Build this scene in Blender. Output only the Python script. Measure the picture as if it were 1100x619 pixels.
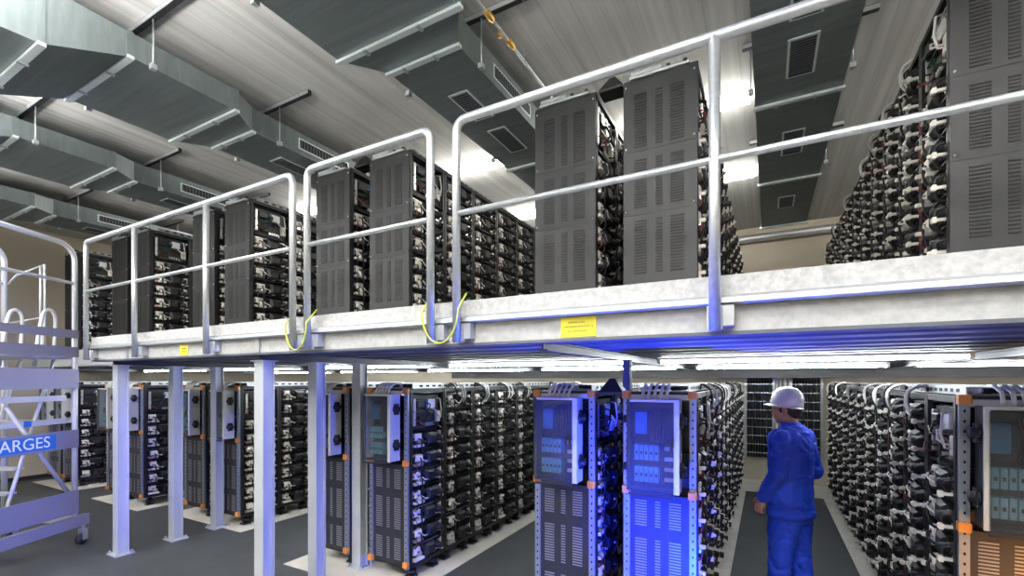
import bpy, math, random
from mathutils import Vector, Matrix, Euler
random.seed(7)
C = bpy.context.scene.collection
for o in list(bpy.data.objects): bpy.data.objects.remove(o)
PI = math.pi

# ------------------------------------------------------------------ camera
CAM_H, TH, FPX = 1.9, 0.5049, 501.25
cd = bpy.data.cameras.new('camera'); cam = bpy.data.objects.new('camera', cd); C.objects.link(cam)
cam.location = (0, 0, CAM_H); cam.rotation_euler = (PI/2, 0, TH)
cd.sensor_width = 36; cd.lens = FPX/1100*36
cd.shift_x = (550-546.6)/1100; cd.shift_y = (408-309.5)/1100
cd.clip_start = .05; cd.clip_end = 100
bpy.context.scene.camera = cam

# ------------------------------------------------------------------ light, exposure
sc = bpy.context.scene
sc.view_settings.view_transform = 'Standard'; sc.view_settings.look = 'None'
sc.view_settings.gamma = 1; sc.view_settings.use_curve_mapping = False
sc.view_settings.exposure = 0.9
LAMP = 30.0          # ceiling battens above the mezzanine
FILL_HALL = 17.0     # added, unseen fill lights over the hall in front of the mezzanine
LAMP_LOW = 42.0      # battens under the deck
w = bpy.data.worlds.new('world'); sc.world = w; w.use_nodes = True
w.node_tree.nodes['Background'].inputs[0].default_value = (.5, .55, .6, 1)
w.node_tree.nodes['Background'].inputs[1].default_value = .05

def spot(name, loc, target, col, power, deg, blend=.6, r=.12):
    l = bpy.data.lights.new(name, 'SPOT'); o = bpy.data.objects.new(name, l); C.objects.link(o)
    o.location = loc; o.rotation_euler = (Vector(target)-Vector(loc)).to_track_quat('-Z', 'Y').to_euler()
    l.color = col; l.energy = power; l.spot_size = math.radians(deg); l.spot_blend = blend; l.shadow_soft_size = r
    return o
spot('blue_spot', (.62, 2.60, .30), (-4.0, 3.0, 1.2), (.03, .08, 1), 300, 62, .5)
spot('blue_spot', (-.45, 2.32, .24), (-.71, 3.36, .70), (.002, .018, 1), 400, 46, .7)  # extra spot, added to saturate the bright blue louvred panel
spot('blue_spot', (-.75, 2.64, .25), (-.55, 3.0, 2.1), (.01, .04, 1), 400, 88, .8)  # extra spot, added to throw blue up onto the deck underside
spot('blue_spot', (-2.4, 1.0, .55), (-7.2, 2.1, .9), (.14, .16, 1), 260, 36, .7)
spot('amber_floodlight', (1.75, 2.1, .4), (1.35, 3.36, .85), (1, .40, .06), 30, 56, .7)

# ------------------------------------------------------------------ materials
def mat(name, col, rough=.5, metal=0, noise=0, scale=8, bump=0, stretch=(1, 1, 1), spec=.5, col2=None, emit=0, alpha=None, trans=0, coat=0):
    m = bpy.data.materials.new(name); m.use_nodes = True
    nt = m.node_tree; b = nt.nodes['Principled BSDF']
    b.inputs['Base Color'].default_value = (*col, 1); b.inputs['Roughness'].default_value = rough
    b.inputs['Metallic'].default_value = metal; b.inputs['Specular IOR Level'].default_value = spec
    b.inputs['Coat Weight'].default_value = coat
    if emit:
        b.inputs['Emission Color'].default_value = (*col, 1); b.inputs['Emission Strength'].default_value = emit
    if trans: b.inputs['Transmission Weight'].default_value = trans
    if alpha is not None: b.inputs['Alpha'].default_value = alpha
    if noise or bump or col2:
        tc = nt.nodes.new('ShaderNodeTexCoord'); mp = nt.nodes.new('ShaderNodeMapping')
        mp.inputs['Scale'].default_value = stretch
        nz = nt.nodes.new('ShaderNodeTexNoise'); nz.inputs['Scale'].default_value = scale; nz.inputs['Detail'].default_value = 6
        nt.links.new(tc.outputs['Object'], mp.inputs[0]); nt.links.new(mp.outputs[0], nz.inputs['Vector'])
        if noise or col2:
            rp = nt.nodes.new('ShaderNodeValToRGB')
            c2 = col2 or tuple(max(0, c*(1-noise)) for c in col)
            rp.color_ramp.elements[0].position = .32; rp.color_ramp.elements[1].position = .68
            rp.color_ramp.elements[0].color = (*c2, 1); rp.color_ramp.elements[1].color = (*col, 1)
            nt.links.new(nz.outputs['Fac'], rp.inputs[0]); nt.links.new(rp.outputs[0], b.inputs['Base Color'])
        if bump:
            bp = nt.nodes.new('ShaderNodeBump'); bp.inputs['Strength'].default_value = bump; bp.inputs['Distance'].default_value = .01
            nt.links.new(nz.outputs['Fac'], bp.inputs['Height']); nt.links.new(bp.outputs[0], b.inputs['Normal'])
    return m

def board_concrete():
    m = mat('board_marked_concrete', (.59, .585, .56), .85, noise=.30, scale=2.6, stretch=(5, .16, 1), bump=.1)
    nt = m.node_tree; b = nt.nodes['Principled BSDF']
    src = b.inputs['Base Color'].links[0].from_socket
    tc = nt.nodes.new('ShaderNodeTexCoord'); sx = nt.nodes.new('ShaderNodeSeparateXYZ')
    nt.links.new(tc.outputs['Object'], sx.inputs[0])
    mul = nt.nodes.new('ShaderNodeMath'); mul.operation = 'MULTIPLY'; mul.inputs[1].default_value = 1/.22
    fr = nt.nodes.new('ShaderNodeMath'); fr.operation = 'FRACT'
    lt = nt.nodes.new('ShaderNodeMath'); lt.operation = 'LESS_THAN'; lt.inputs[1].default_value = .07
    nt.links.new(sx.outputs['X'], mul.inputs[0]); nt.links.new(mul.outputs[0], fr.inputs[0]); nt.links.new(fr.outputs[0], lt.inputs[0])
    mx = nt.nodes.new('ShaderNodeMix'); mx.data_type = 'RGBA'; mx.blend_type = 'MULTIPLY'
    half = nt.nodes.new('ShaderNodeMath'); half.operation = 'MULTIPLY'; half.inputs[1].default_value = .28
    nt.links.new(lt.outputs[0], half.inputs[0]); nt.links.new(half.outputs[0], mx.inputs['Factor'])
    nt.links.new(src, mx.inputs[6]); mx.inputs[7].default_value = (.55, .53, .5, 1)
    nt.links.new(mx.outputs[2], b.inputs['Base Color'])
    return m

M = dict(
    ceiling=board_concrete(),
    wall=mat('beige_wall_plaster', (.50, .45, .36), .9, noise=.10, scale=1.5),
    floor=mat('dark_floor_coating', (.072, .078, .084), .55, noise=.18, scale=3),
    pale=mat('pale_floor_concrete', (.74, .71, .64), .85, noise=.15, scale=4),
    slab=mat('rough_cast_concrete', (.52, .525, .53), .9, noise=.28, scale=38, bump=.5),
    fascia=mat('speckled_grey_fascia', (.50, .51, .51), .75, noise=.2, scale=30, bump=.15),
    galv=mat('galvanised_steel', (.56, .59, .61), .42, .65, noise=.16, scale=25),
    tube=mat('galvanised_tube', (.66, .69, .72), .36, .7, noise=.14, scale=40),
    column=mat('primed_steel', (.52, .55, .60), .55, .2, noise=.08, scale=6),
    joist=mat('grey_steel_decking', (.13, .14, .17), .5, .4),
    duct=mat('duct_sheet_metal', (.20, .235, .24), .48, .5, noise=.22, scale=3, stretch=(.4, 6, 1)),
    flange=mat('duct_flange_zinc', (.72, .80, .80), .4, .5),
    black=mat('black_powder_coat', (.018, .018, .020), .45, 0, noise=.3, scale=15),
    panel=mat('charcoal_panel', (.022, .023, .024), .5, .1, noise=.12, scale=6),
    lowpanel=mat('dark_perforated_panel', (.032, .034, .042), .42, .2),
    slot=mat('slot_shadow', (.008, .008, .009), .7),
    louver=mat('louvre_edge_metal', (.30, .31, .35), .4, .5),
    module=mat('black_module_case', (.012, .012, .013), .38),
    knob=mat('black_rubber', (.010, .010, .011), .5),
    pale_plastic=mat('pale_plastic', (.78, .74, .67), .5),
    silver=mat('bare_aluminium', (.75, .74, .72), .3, .7),
    red=mat('red_cable_sleeve', (.16, .025, .02), .5),
    green=mat('green_label', (.05, .30, .10), .5),
    bluebit=mat('blue_terminal', (.05, .25, .60), .5),
    white=mat('white_plastic', (.80, .80, .78), .4),
    cable=mat('black_cable', (.012, .012, .012), .45),
    wcable=mat('white_cable', (.72, .70, .66), .5),
    orange=mat('orange_insulator', (.70, .25, .04), .45),
    rail=mat('perforated_strut_zinc', (.30, .34, .40), .4, .6),
    cabinet=mat('light_grey_cabinet', (.62, .62, .58), .5),
    glass=mat('smoky_clear_door', (.10, .12, .14), .12, 0, alpha=.28, spec=.5),
    breaker=mat('light_blue_breaker', (.16, .42, .58), .45),
    yellow=mat('yellow_sign', (.90, .78, .05), .6),
    ink=mat('sign_print', (.25, .22, .05), .7),
    signblue=mat('blue_sign', (.02, .16, .50), .5),
    signwhite=mat('white_lettering', (.85, .88, .9), .5),
    brass=mat('brass_fitting', (.75, .45, .12), .3, .9),
    alu=mat('platform_aluminium', (.66, .68, .72), .42, .45, noise=.08, scale=10),
    lavender=mat('platform_plank', (.24, .24, .33), .5, .2),
    skin=mat('skin', (.55, .30, .22), .5, noise=.1, scale=30),
    hair=mat('dark_brown_hair', (.05, .03, .02), .6, noise=.4, scale=60, bump=.4),
    coverall=mat('blue_workwear', (.012, .070, .78), .75, noise=.18, scale=7, bump=.5),
    helmet=mat('white_helmet', (.82, .84, .86), .25, coat=.4),
    boot=mat('black_boot', (.02, .02, .02), .5),
    ebtube=mat('earth_sleeve', (.55, .62, .08), .5),
    lampbody=mat('lamp_housing', (.75, .76, .76), .5),
)
def lampmat(name, s, col): return mat(name, col, .5, emit=s)
M['lamp'] = lampmat('lit_diffuser', LAMP, (1, .97, .90))
M['fill_hall'] = lampmat('fill_hall_glow', FILL_HALL, (.97, .98, 1))
M['fill_hall_up'] = lampmat('fill_hall_upglow', FILL_HALL*3.8, (1, .98, .95))  # upward fill, added to brighten the ceiling
M['lamp_low'] = lampmat('lit_tube', LAMP_LOW, (.92, .97, 1))

# ------------------------------------------------------------------ mesh builder
class MB:
    def __init__(s): s.v = []; s.f = []; s.mi = []; s.sm = []; s.mats = []
    def m(s, mt):
        if mt not in s.mats: s.mats.append(mt)
        return s.mats.index(mt)
    def add(s, vs, fs, mt, smooth=False, mx=None):
        b = len(s.v); i = s.m(mt)
        s.v += [tuple(mx @ Vector(p)) if mx else tuple(p) for p in vs]
        for f in fs: s.f.append(tuple(b+k for k in f)); s.mi.append(i); s.sm.append(smooth)
        return s
    def box(s, x0, x1, y0, y1, z0, z1, mt, mx=None):
        return s.add([(x0, y0, z0), (x1, y0, z0), (x1, y1, z0), (x0, y1, z0), (x0, y0, z1), (x1, y0, z1), (x1, y1, z1), (x0, y1, z1)],
                     [(3, 2, 1, 0), (4, 5, 6, 7), (0, 1, 5, 4), (1, 2, 6, 5), (2, 3, 7, 6), (3, 0, 4, 7)], mt, False, mx)
    def cbox(s, x0, x1, y0, y1, z0, z1, c, mt):
        # box with its +x face chamfered all round by c
        return s.add([(x0, y0, z0), (x0, y1, z0), (x0, y1, z1), (x0, y0, z1),
                      (x1-c, y0, z0), (x1-c, y1, z0), (x1-c, y1, z1), (x1-c, y0, z1),
                      (x1, y0+c, z0+c), (x1, y1-c, z0+c), (x1, y1-c, z1-c), (x1, y0+c, z1-c)],
                     [(0, 3, 2, 1), (0, 1, 5, 4), (1, 2, 6, 5), (2, 3, 7, 6), (3, 0, 4, 7),
                      (4, 5, 9, 8), (5, 6, 10, 9), (6, 7, 11, 10), (7, 4, 8, 11), (8, 9, 10, 11)], mt)
    def path(s, pts, r, mt, n=8, closed=False, caps=True):
        pts = [Vector(p) for p in pts]; rs = r if isinstance(r, (list, tuple)) else [r]*len(pts)
        N = len(pts); vs = []; fs = []; prev = None
        for i, p in enumerate(pts):
            a = pts[(i-1) % N] if (i or closed) else p; b = pts[(i+1) % N] if (i < N-1 or closed) else p
            t = (b-a).normalized()
            if prev is None:
                u = t.cross(Vector((0, 0, 1)) if abs(t.z) < .9 else Vector((1, 0, 0))).normalized()
            else:
                u = (prev - t*prev.dot(t)).normalized()
            prev = u; q = t.cross(u)
            for k in range(n):
                an = 2*PI*k/n; vs.append(p + (u*math.cos(an)+q*math.sin(an))*rs[i])
        for i in range(N if closed else N-1):
            j = (i+1) % N
            for k in range(n): fs.append((i*n+k, i*n+(k+1) % n, j*n+(k+1) % n, j*n+k))
        if caps and not closed: fs += [tuple(range(n))[::-1], tuple((N-1)*n+k for k in range(n))]
        return s.add(vs, fs, mt, True)
    def loft(s, rings, mt, smooth=True, caps=True):
        n = len(rings[0]); vs = [p for r in rings for p in r]; fs = []
        for i in range(len(rings)-1):
            for k in range(n): fs.append((i*n+k, i*n+(k+1) % n, (i+1)*n+(k+1) % n, (i+1)*n+k))
        if caps: fs += [tuple(range(n))[::-1], tuple((len(rings)-1)*n+k for k in range(n))]
        return s.add(vs, fs, mt, smooth)
    def ell(s, c, r, mt, mx=None, nu=20, nv=12):
        vs = []; fs = []
        for j in range(nv+1):
            ph = PI*j/nv
            for i in range(nu):
                a = 2*PI*i/nu
                vs.append((c[0]+r[0]*math.sin(ph)*math.cos(a), c[1]+r[1]*math.sin(ph)*math.sin(a), c[2]+r[2]*math.cos(ph)))
        for j in range(nv):
            for i in range(nu): fs.append((j*nu+i, (j+1)*nu+i, (j+1)*nu+(i+1) % nu, j*nu+(i+1) % nu))
        return s.add(vs, fs, mt, True, mx)
    def mesh(s, name):
        me = bpy.data.meshes.new(name); me.from_pydata(s.v, [], s.f)
        for mt in s.mats: me.materials.append(mt)
        me.polygons.foreach_set('material_index', s.mi); me.polygons.foreach_set('use_smooth', s.sm)
        me.update(); return me
    def obj(s, name, parent=None, loc=(0, 0, 0), rz=0, bevel=0):
        o = link(name, s.mesh(name), parent, loc, rz)
        if bevel:
            b = o.modifiers.new('bevel', 'BEVEL'); b.width = bevel; b.segments = 2; b.limit_method = 'ANGLE'
        return o
def link(name, me, parent=None, loc=(0, 0, 0), rz=0):
    o = bpy.data.objects.new(name, me); C.objects.link(o); o.parent = parent; o.location = loc
    o.rotation_euler = (0, 0, rz); return o
def tag(o, label=None, cat=None, group=None):
    if label: o['label'] = label
    if cat: o['category'] = cat
    if group: o['group'] = group
    return o
def thing(name, label, cat, loc=(0, 0, 0), rz=0, group=None): return tag(link(name, None, None, loc, rz), label, cat, group)
def struct(o): o['kind'] = 'structure'; return o
def arc(c, r, a0, a1, e1, e2, n=6):
    c = Vector(c); e1 = Vector(e1); e2 = Vector(e2)
    return [c+e1*r*math.cos(a0+(a1-a0)*i/n)+e2*r*math.sin(a0+(a1-a0)*i/n) for i in range(n+1)]
ORD = ['first', 'second', 'third', 'fourth', 'fifth', 'sixth', 'seventh', 'eighth', 'ninth', 'tenth', 'eleventh', 'twelfth']

# ------------------------------------------------------------------ room shell
XL, XR, YB, YF, ZC = -12.3, 5.2, -2.6, 10.0, 4.78
struct(MB().box(XL, XR, YB, YF, -.2, 0, M['floor']).obj('floor'))
struct(MB().box(XL-.2, XR+.2, YB-.2, YF+.2, ZC, ZC+.2, M['ceiling']).obj('ceiling'))
struct(MB().box(XL-.2, XL, YB, YF, -.2, ZC, M['wall']).obj('wall_left'))
struct(MB().box(XR, XR+.2, YB, YF, -.2, ZC, M['wall']).obj('wall_right'))
struct(MB().box(XL-.2, XR+.2, YF, YF+.2, -.2, ZC, M['wall']).obj('wall_far'))
struct(MB().box(XL-.2, XR+.2, YB-.2, YB, -.2, ZC, M['wall']).obj('wall_near'))
struct(MB().box(XL, XL+.02, YB, YF, 0, .07, M['black']).obj('baseboard_left'))
# pale bare concrete strips under the rack rows, and along the far wall
STRIPS = [(-11.9, -10.35, 3.3), (-9.45, -7.95, 3.3), (-7.42, -5.72, 3.46), (-4.35, -2.74, 3.08), (-1.75, -.31, 3.1), (.79, 2.3, 3.1)]
for i, (a, b, y) in enumerate(STRIPS): struct(MB().box(a, b, y, 8.93, 0, .006, M['pale']).obj('trim_%d' % (i+1)))
struct(MB().box(XL+.02, XR, 8.93, YF, 0, .006, M['pale']).obj('trim_7'))

# ------------------------------------------------------------------ mezzanine
ZT, ZE, YE = 2.365, 2.115, 2.28
dk = thing('mezzanine_deck', 'concrete topped steel mezzanine deck carrying the upper battery racks', 'mezzanine', (-3, YE, ZE))
def atd(mb, name, **k):
    o = mb.obj(name, dk, (3, -YE, -ZE), **k); return o
DXL = -6.52; DXR = 4.9; DY1 = 9.2
m = MB(); m.box(DXL, DXR, YE, DY1, 2.262, ZT, M['slab']); m.box(XL+.3, DXL, 3.12, DY1, 2.262, ZT, M['slab'])
atd(m, 'concrete_slab')
m = MB(); m.box(DXL, DXR, YE+.004, YE+.06, ZE, 2.262, M['fascia']); m.box(XL+.3, DXL, 3.124, 3.18, ZE, 2.262, M['fascia'])
for x in (-5.72, -3.55): m.box(x, x+.045, YE-.012, YE+.004, ZE+.005, 2.225, M['galv'])
atd(m, 'fascia_beam')
m = MB()
prof = [(YE+.004, 2.278), (YE-.03, 2.272), (YE-.05, 2.258), (YE-.052, 2.236), (YE-.03, 2.230), (YE+.004, 2.228)]
m.loft([[(x, y, z) for y, z in prof] for x in (DXL, DXR)], M['galv'], smooth=False)
atd(m, 'edge_rail')
m = MB(); m.box(DXL, DXR, YE-.004, YE+.13, ZE-.016, ZE, M['joist']); m.box(XL+.3, DXL, 3.12, 3.25, ZE-.016, ZE, M['joist'])
atd(m, 'bottom_flange')
# trapezoidal sheet under the slab, ribs parallel to the edge
m = MB(); y = YE+.06; pr = []
while y < DY1-.37:
    pr += [(y, 2.19), (y+.04, 2.115), (y+.20, 2.115), (y+.24, 2.19)]; y += .37
pr += [(DY1-.02, 2.19)]; top = [(DY1-.02, 2.262), (YE+.06, 2.262)]
def sheet(x0, x1, pr):
    n = len(pr); vs = []; fs = []
    for y, z in pr: vs += [(x0, y, z), (x1, y, z), (x0, y, 2.26), (x1, y, 2.26)]
    for i in range(n-1):
        a = 4*i; b = a+4
        fs += [(a, b, b+1, a+1), (a+2, a+3, b+3, b+2), (a, a+2, b+2, b), (a+1, b+1, b+3, a+3)]
    fs += [(0, 1, 3, 2), (4*n-4, 4*n-2, 4*n-1, 4*n-3)]
    m.add(vs, fs, M['joist'])
sheet(DXL+.02, DXR, pr)
sheet(XL+.3, DXL+.02, [p for p in pr if p[0] > 3.2])
atd(m, 'deck_sheet')
for x in (-11.3, -8.65, -6.17, -3.60, -1.08, 1.5, 4.0):
    y0 = YE+.06 if x > DXL else 3.18
    m = MB(); m.box(x-.03, x+.03, y0, DY1-.1, 2.06, 2.068, M['lowpanel']); m.box(x-.005, x+.005, y0, DY1-.1, 2.068, 2.107, M['lowpanel']); m.box(x-.03, x+.03, y0, DY1-.1, 2.107, 2.115, M['lowpanel'])
    atd(m, 'cross_beam')

MB().box(DXL, DXR, 9.0, 9.08, 1.93, 2.112, M['black']).obj('end_beam', dk, (3, -YE, -ZE))
# columns: I sections seen from their broad side, base plate, head plate
def column(x, y, label, wd=.118, dp=.104, cm=None):
    cm = cm or M['column']
    t = thing('steel_column', label, 'column', (x, y, 0), 0, 'steel columns under the mezzanine edge')
    m = MB(); top = 2.05
    h = wd/2; d = dp/2
    m.box(-h, h, -d, -d+.012, .015, top, cm); m.box(-h, h, d-.012, d, .015, top, cm)
    m.box(h-.03, h-.018, -d+.012, d-.012, .015, top, cm); m.box(-h+.018, -h+.03, -d+.012, d-.012, .015, top, cm)
    m.obj('shaft', t)
    m = MB().box(-h-.04, h+.04, -d-.04, d+.04, 0, .016, cm); m.obj('base_plate', t)
    for sx in (-1, 1):
        for sy in (-1, 1):
            MB().path([(sx*(h+.02), sy*(d+.02), .014), (sx*(h+.02), sy*(d+.02), .04)], .011, M['galv'], 6).obj('anchor_bolt', t)
    MB().box(-h-.02, h+.02, -d-.02, d+.02, top, 2.059, cm).obj('head_plate', t)
column(-6.17, 2.41, 'blue lit steel column nearest the rolling platform, at the railing corner')
column(-6.17, 2.95, 'blue lit steel column standing second back in the left line of three')
column(-6.19, 3.44, 'steel column in front of the far left louvred racks, third back in its line')
column(-3.65, 2.41, 'tall front steel column in the middle of the photo, pale face and blue side')
column(-3.68, 2.95, 'steel column right behind the tall front column, brighter blue')
column(-3.62, 3.42, 'steel column squeezed between two rack ends beside a grey control cabinet')
column(-.99, 3.78, 'dark column hidden in the gap between the two blue lit racks', .06, .06, M['joist'])  # darker steel puts the shade of the gap into its colour

# ------------------------------------------------------------------ railings
YR = 2.20
def railing(label, posts, x0, x1, loop0=True, loop1=True, ends=()):
    t = thing('guard_railing', label, 'railing', ((x0+min(x1, 4.8))/2, YR, ZE), 0, 'tube railings along the mezzanine edge')
    ox, oz = -(x0+min(x1, 4.8))/2, -ZE
    def P(x, z, y=0): return (x+ox, y, z+oz)
    r = .024; c = .06; zt = 3.385; zm = 2.853
    pts = []
    if loop0: pts += [P(x0, ZE)] + [Vector(P(x0+c, zt-c))+Vector((-c*math.cos(a), 0, c*math.sin(a))) for a in [i*PI/12 for i in range(7)]]
    else: pts += [P(x0, zt)]
    if loop1: pts += [Vector(P(x1-c, zt-c))+Vector((c*math.sin(a), 0, c*math.cos(a))) for a in [i*PI/12 for i in range(7)]] + [P(x1, ZE)]
    else: pts += [P(x1, zt)]
    MB().path(pts, r, M['tube'], 12).obj('top_rail', t)
    MB().path([P(x0, zm), P(x1, zm)], .016, M['tube'], 10).obj('mid_rail', t)
    for x in posts:
        if x not in ends: MB().path([P(x, ZE), P(x, zt)], r, M['tube'], 12).obj('post', t)
    for x in posts:
        m = MB(); m.box(x+ox-.035, x+ox+.075, .03, .082, ZE+.02+oz, ZE+.11+oz, M['galv'])
        m.box(x+ox-.03, x+ox+.03, .018, .034, ZE+.005+oz, ZE+.107+oz, M['galv'])
        m.obj('fixing_bracket', t)
    return t
railing('left run of galvanised tube railing with four posts, beside the rolling platform', [-6.43, -5.357, -4.122, -3.004], -6.43, -3.004, ends=(-6.43, -3.004))
railing('short middle railing panel with two posts between the long runs', [-2.846, -1.748], -2.846, -1.748, ends=(-2.846, -1.748))
railing('right run of galvanised tube railing crossing in front of the tall black racks', [-1.56, -.198, 1.2, 2.6, 4.0], -1.56, 4.6, ends=(-1.56,), loop1=True)

# yellow-green earth leads looping between railing ends
def earth(x, label, w_=.12):
    m = MB(); pts = []
    for i in range(15):
        a = PI*i/14
        pts.append((x-w_*math.cos(a), YR-.034, 2.30-.19*math.sin(a)))
    pts = [(x-w_, YR+.05, 2.40)]+pts+[(x+w_, YR+.05, 2.40)]
    tag(m.path(pts, .006, M['ebtube'], 6).obj('earth_lead'), label, 'cable')
earth(-1.655, 'green and yellow earth lead looped under the gap before the right railing', .13)
earth(-2.925, 'green and yellow earth lead looped under the gap after the left railing', .116)

# signs on the fascia (print too small to read: rows of short marks)
def sign(x0, x1, z0, z1, label, rows):
    t = thing('warning_sign', label, 'sign', ((x0+x1)/2, YE+.0025, z0))
    MB().box(-(x1-x0)/2, (x1-x0)/2, -.004, 0, 0, z1-z0, M['yellow']).obj('sign_plate', t)
    m = MB(); rr = random.Random(3)
    for zf, a, b in rows:
        x = a
        while x < b:
            l = rr.uniform(.004, .010); m.box(x, x+l, -.0055, -.0035, (z1-z0)*zf, (z1-z0)*zf+.008, M['ink']); x += l+.004
    m.obj('sign_print', t)
sign(-.947, -.755, 2.122, 2.222, 'yellow warning sign with three lines of print on the deck edge', [(.70, -.055, .03), (.48, -.075, .075), (.25, -.055, .045)])
sign(-4.70, -4.56, 2.122, 2.215, 'small yellow sign on the deck edge near the left end', [(.62, -.04, .04), (.36, -.045, .04)])

# ------------------------------------------------------------------ racks
PITCH, LV, NL, RH = .53, .18, 9, 1.68
RW = .5
def frame_mesh():
    m = MB(); b = M['black']; h = RW/2
    for x in (-h, h-.03):
        for y in (-.262, .232): m.box(x, x+.03, y, y+.03, 0, RH, b)
    for z in (0, RH-.035):
        m.box(-h+.03, h-.03, -.262, -.237, z, z+.035, b); m.box(-h+.03, h-.03, .237, .262, z, z+.035, b)
        m.box(h-.028, h-.002, -.232, .232, z, z+.035, b); m.box(-h+.002, -h+.028, -.232, .232, z, z+.035, b)
    for k in range(1, NL): m.box(-.2, h-.01, -.232, .232, .028+k*LV-.008, .028+k*LV, b)
    m.box(-h+.004, -h+.012, -.232, .232, .035, RH-.035, b)
    return m.mesh('frame')
FRAME = frame_mesh()
def module_mesh(seed):
    r = random.Random(seed); m = MB(); k = M['module']
    m.box(-.2, .19, -.215, .215, .004, .158, k)
    m.cbox(.19, .205, -.215, .215, .004, .158, .006, k)
    dy = r.uniform(-.02, .02)
    m.cbox(.205, .272, -.035+dy, .115+dy, .022, .142, .026, M['knob'])
    m.path([(.205, .155, .082), (.25, .155, .082), (.25, .155, .082), (.300, .155, .082)], [.036, .036, .030, .026], M['knob'], 10)
    m.path([(.205, -.06+dy, .115), (.25, -.06+dy, .115)], .02, M['knob'], 8)
    m.box(.205, .215, -.2, .2, .146, .152, M['silver'] if seed % 2 else M['knob'])
    return m.mesh('battery_module')
def connector_mesh(seed, aisle=False):
    r = random.Random(seed+50); m = MB(); p = M['pale_plastic']; s = M['silver']; j = lambda a=.012: r.uniform(-a, a)
    d0, d1 = j(), j()
    m.cbox(.205, .252+j(), -.190+d0, -.095+d0, .070+d1, .136+d1, .012, p)
    m.cbox(.205, .245, -.135+d0, -.075+d0, .045+d1, .080+d1, .008, s)
    m.box(.212, .262, -.205, -.085+j(.02), .018, .042, p if seed % 2 else s)
    m.cbox(.205, .24, .182, .228, .060+d1, .138+d1, .008, p if seed % 3 else s)
    m.box(.205, .235, .135, .185, .030, .048, s)
    if aisle:
        m.box(.205, .305+j(.02), .188, .208, .022, .038, p); m.cbox(.205, .292, -.20, -.175, .045, .067, .004, p)
        m.cbox(.285, .308, .182, .214, .014, .046, .006, p)
    else: m.box(.205, .262, .20, .225, .020, .036, p)
    m.box(.248, .256, -.16, -.14, .09, .105, M['red'])
    m.box(.205, .222, .03, .07, .012, .024, M['red'] if seed % 2 else p)
    if seed == 2: m.box(.205, .23, -.09, -.07, .09, .12, M['green'])
    m.box(.206, .212, -.205, .225, .016, .030, M['knob'])
    for y in (-.18, -.11, .205, .19): m.box(.206, .212, y-.008, y+.008, .028, .10, M['knob'])
    m.box(.206, .212, -.14, .20, .095, .105, M['knob'])
    return m.mesh('connector')
def smooth(pts, n=5):
    P_ = [Vector(p) for p in pts]; P_ = [P_[0]*2-P_[1]]+P_+[P_[-1]*2-P_[-2]]; out = []
    for i in range(1, len(P_)-2):
        a, b, c_, d = P_[i-1:i+3]
        for q in range(n):
            t = q/n; out.append(.5*((2*b)+(c_-a)*t+(2*a-5*b+4*c_-d)*t*t+(3*b-a-3*c_+d)*t**3))
    return out+[P_[-2]]
def cable_mesh(seed):
    r = random.Random(seed+90); m = MB(); x = .232
    for y0, y1, z0, z1, mt, rr in [(-.14, -.10, .10, -.06, M['cable'], .008), (-.19, -.19, .05, -.05, M['red'] if seed == 1 else M['cable'], .005), (.19, .15, .10, -.04, M['cable'], .010), (-.16, -.02, .10, .03, M['wcable'] if seed else M['cable'], .006)]:
        b = r.uniform(.03, .06)
        m.path(smooth([(x, y0, z0), (x+b, y0+(y1-y0)*.3, z0-.015), (x+b, (y0+y1)/2, (z0+z1)/2), (x+b*.7, y1, z1+.02), (x-.01, y1, z1)], 3), rr, mt, 5)
    m.box(.226, .236, -.20, .20, .09, .108, M['cable']); m.box(.226, .236, -.195, -.185, .04, .1, M['cable'])
    return m.mesh('link_cable')
MODS = [module_mesh(i) for i in range(3)]; CONS = [connector_mesh(i) for i in range(4)]; ACONS = [connector_mesh(i, True) for i in range(4)]; CABS = [cable_mesh(i) for i in range(3)]
def control_mesh():
    m = MB(); 
    m.box(-.2, .2, -.215, .215, .004, .33, M['module']); m.cbox(.2, .215, -.215, .215, .01, .325, .004, M['panel'])
    m.cbox(.215, .24, .01, .12, .20, .29, .004, M['white']); m.cbox(.215, .25, -.16, -.05, .21, .28, .008, M['module'])
    m.cbox(.215, .24, -.2, -.17, .04, .3, .004, M['silver'])
    m.cbox(.215, .245, .14, .2, .06, .17, .006, M['pale_plastic']); m.cbox(.215, .24, -.12, -.03, .05, .12, .006, M['knob'])
    m.box(.215, .235, .05, .08, .14, .17, M['red']); m.box(.215, .235, -.02, .0, .24, .27, M['bluebit'])
    m.box(.215, .23, -.14, -.06, .165, .18, M['green'])
    for i in range(5): m.box(.215, .235, -.02+.03*i, -.005+.03*i, .03, .06, M['silver'])
    return m.mesh('control_unit')
CTRL = control_mesh()
def ctrlwire_mesh():
    m = MB()
    for y0, z0, y1, z1, mt in [(.06, .2, .16, .12, 'wcable'), (-.1, .21, .06, .16, 'cable'), (.0, .25, -.08, .09, 'cable'), (.15, .3, .17, .1, 'wcable'), (-.18, .1, -.1, .05, 'red'), (.1, .05, .18, .0, 'cable')]:
        m.path([(.235, y0, z0), (.275, y0, z0-.01), (.285, (y0+y1)/2, (z0+z1)/2-.02), (.27, y1, z1), (.235, y1, z1)], .007, M[mt], 6)
    return m.mesh('wiring')
CTRLW = ctrlwire_mesh()
def foot_mesh():
    m = MB(); m.box(-.04, .04, -.05, .05, .012, .03, M['black']); m.path([(0, 0, .03), (0, 0, .055), (0, 0, .056), (0, 0, .085), (0, 0, .086), (0, 0, .13)], [.035, .035, .05, .05, .03, .03], M['black'], 10)
    m.box(-.055, .055, -.06, .06, 0, .012, M['galv']); return m.mesh('insulating_foot')
FOOT = foot_mesh()
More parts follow.
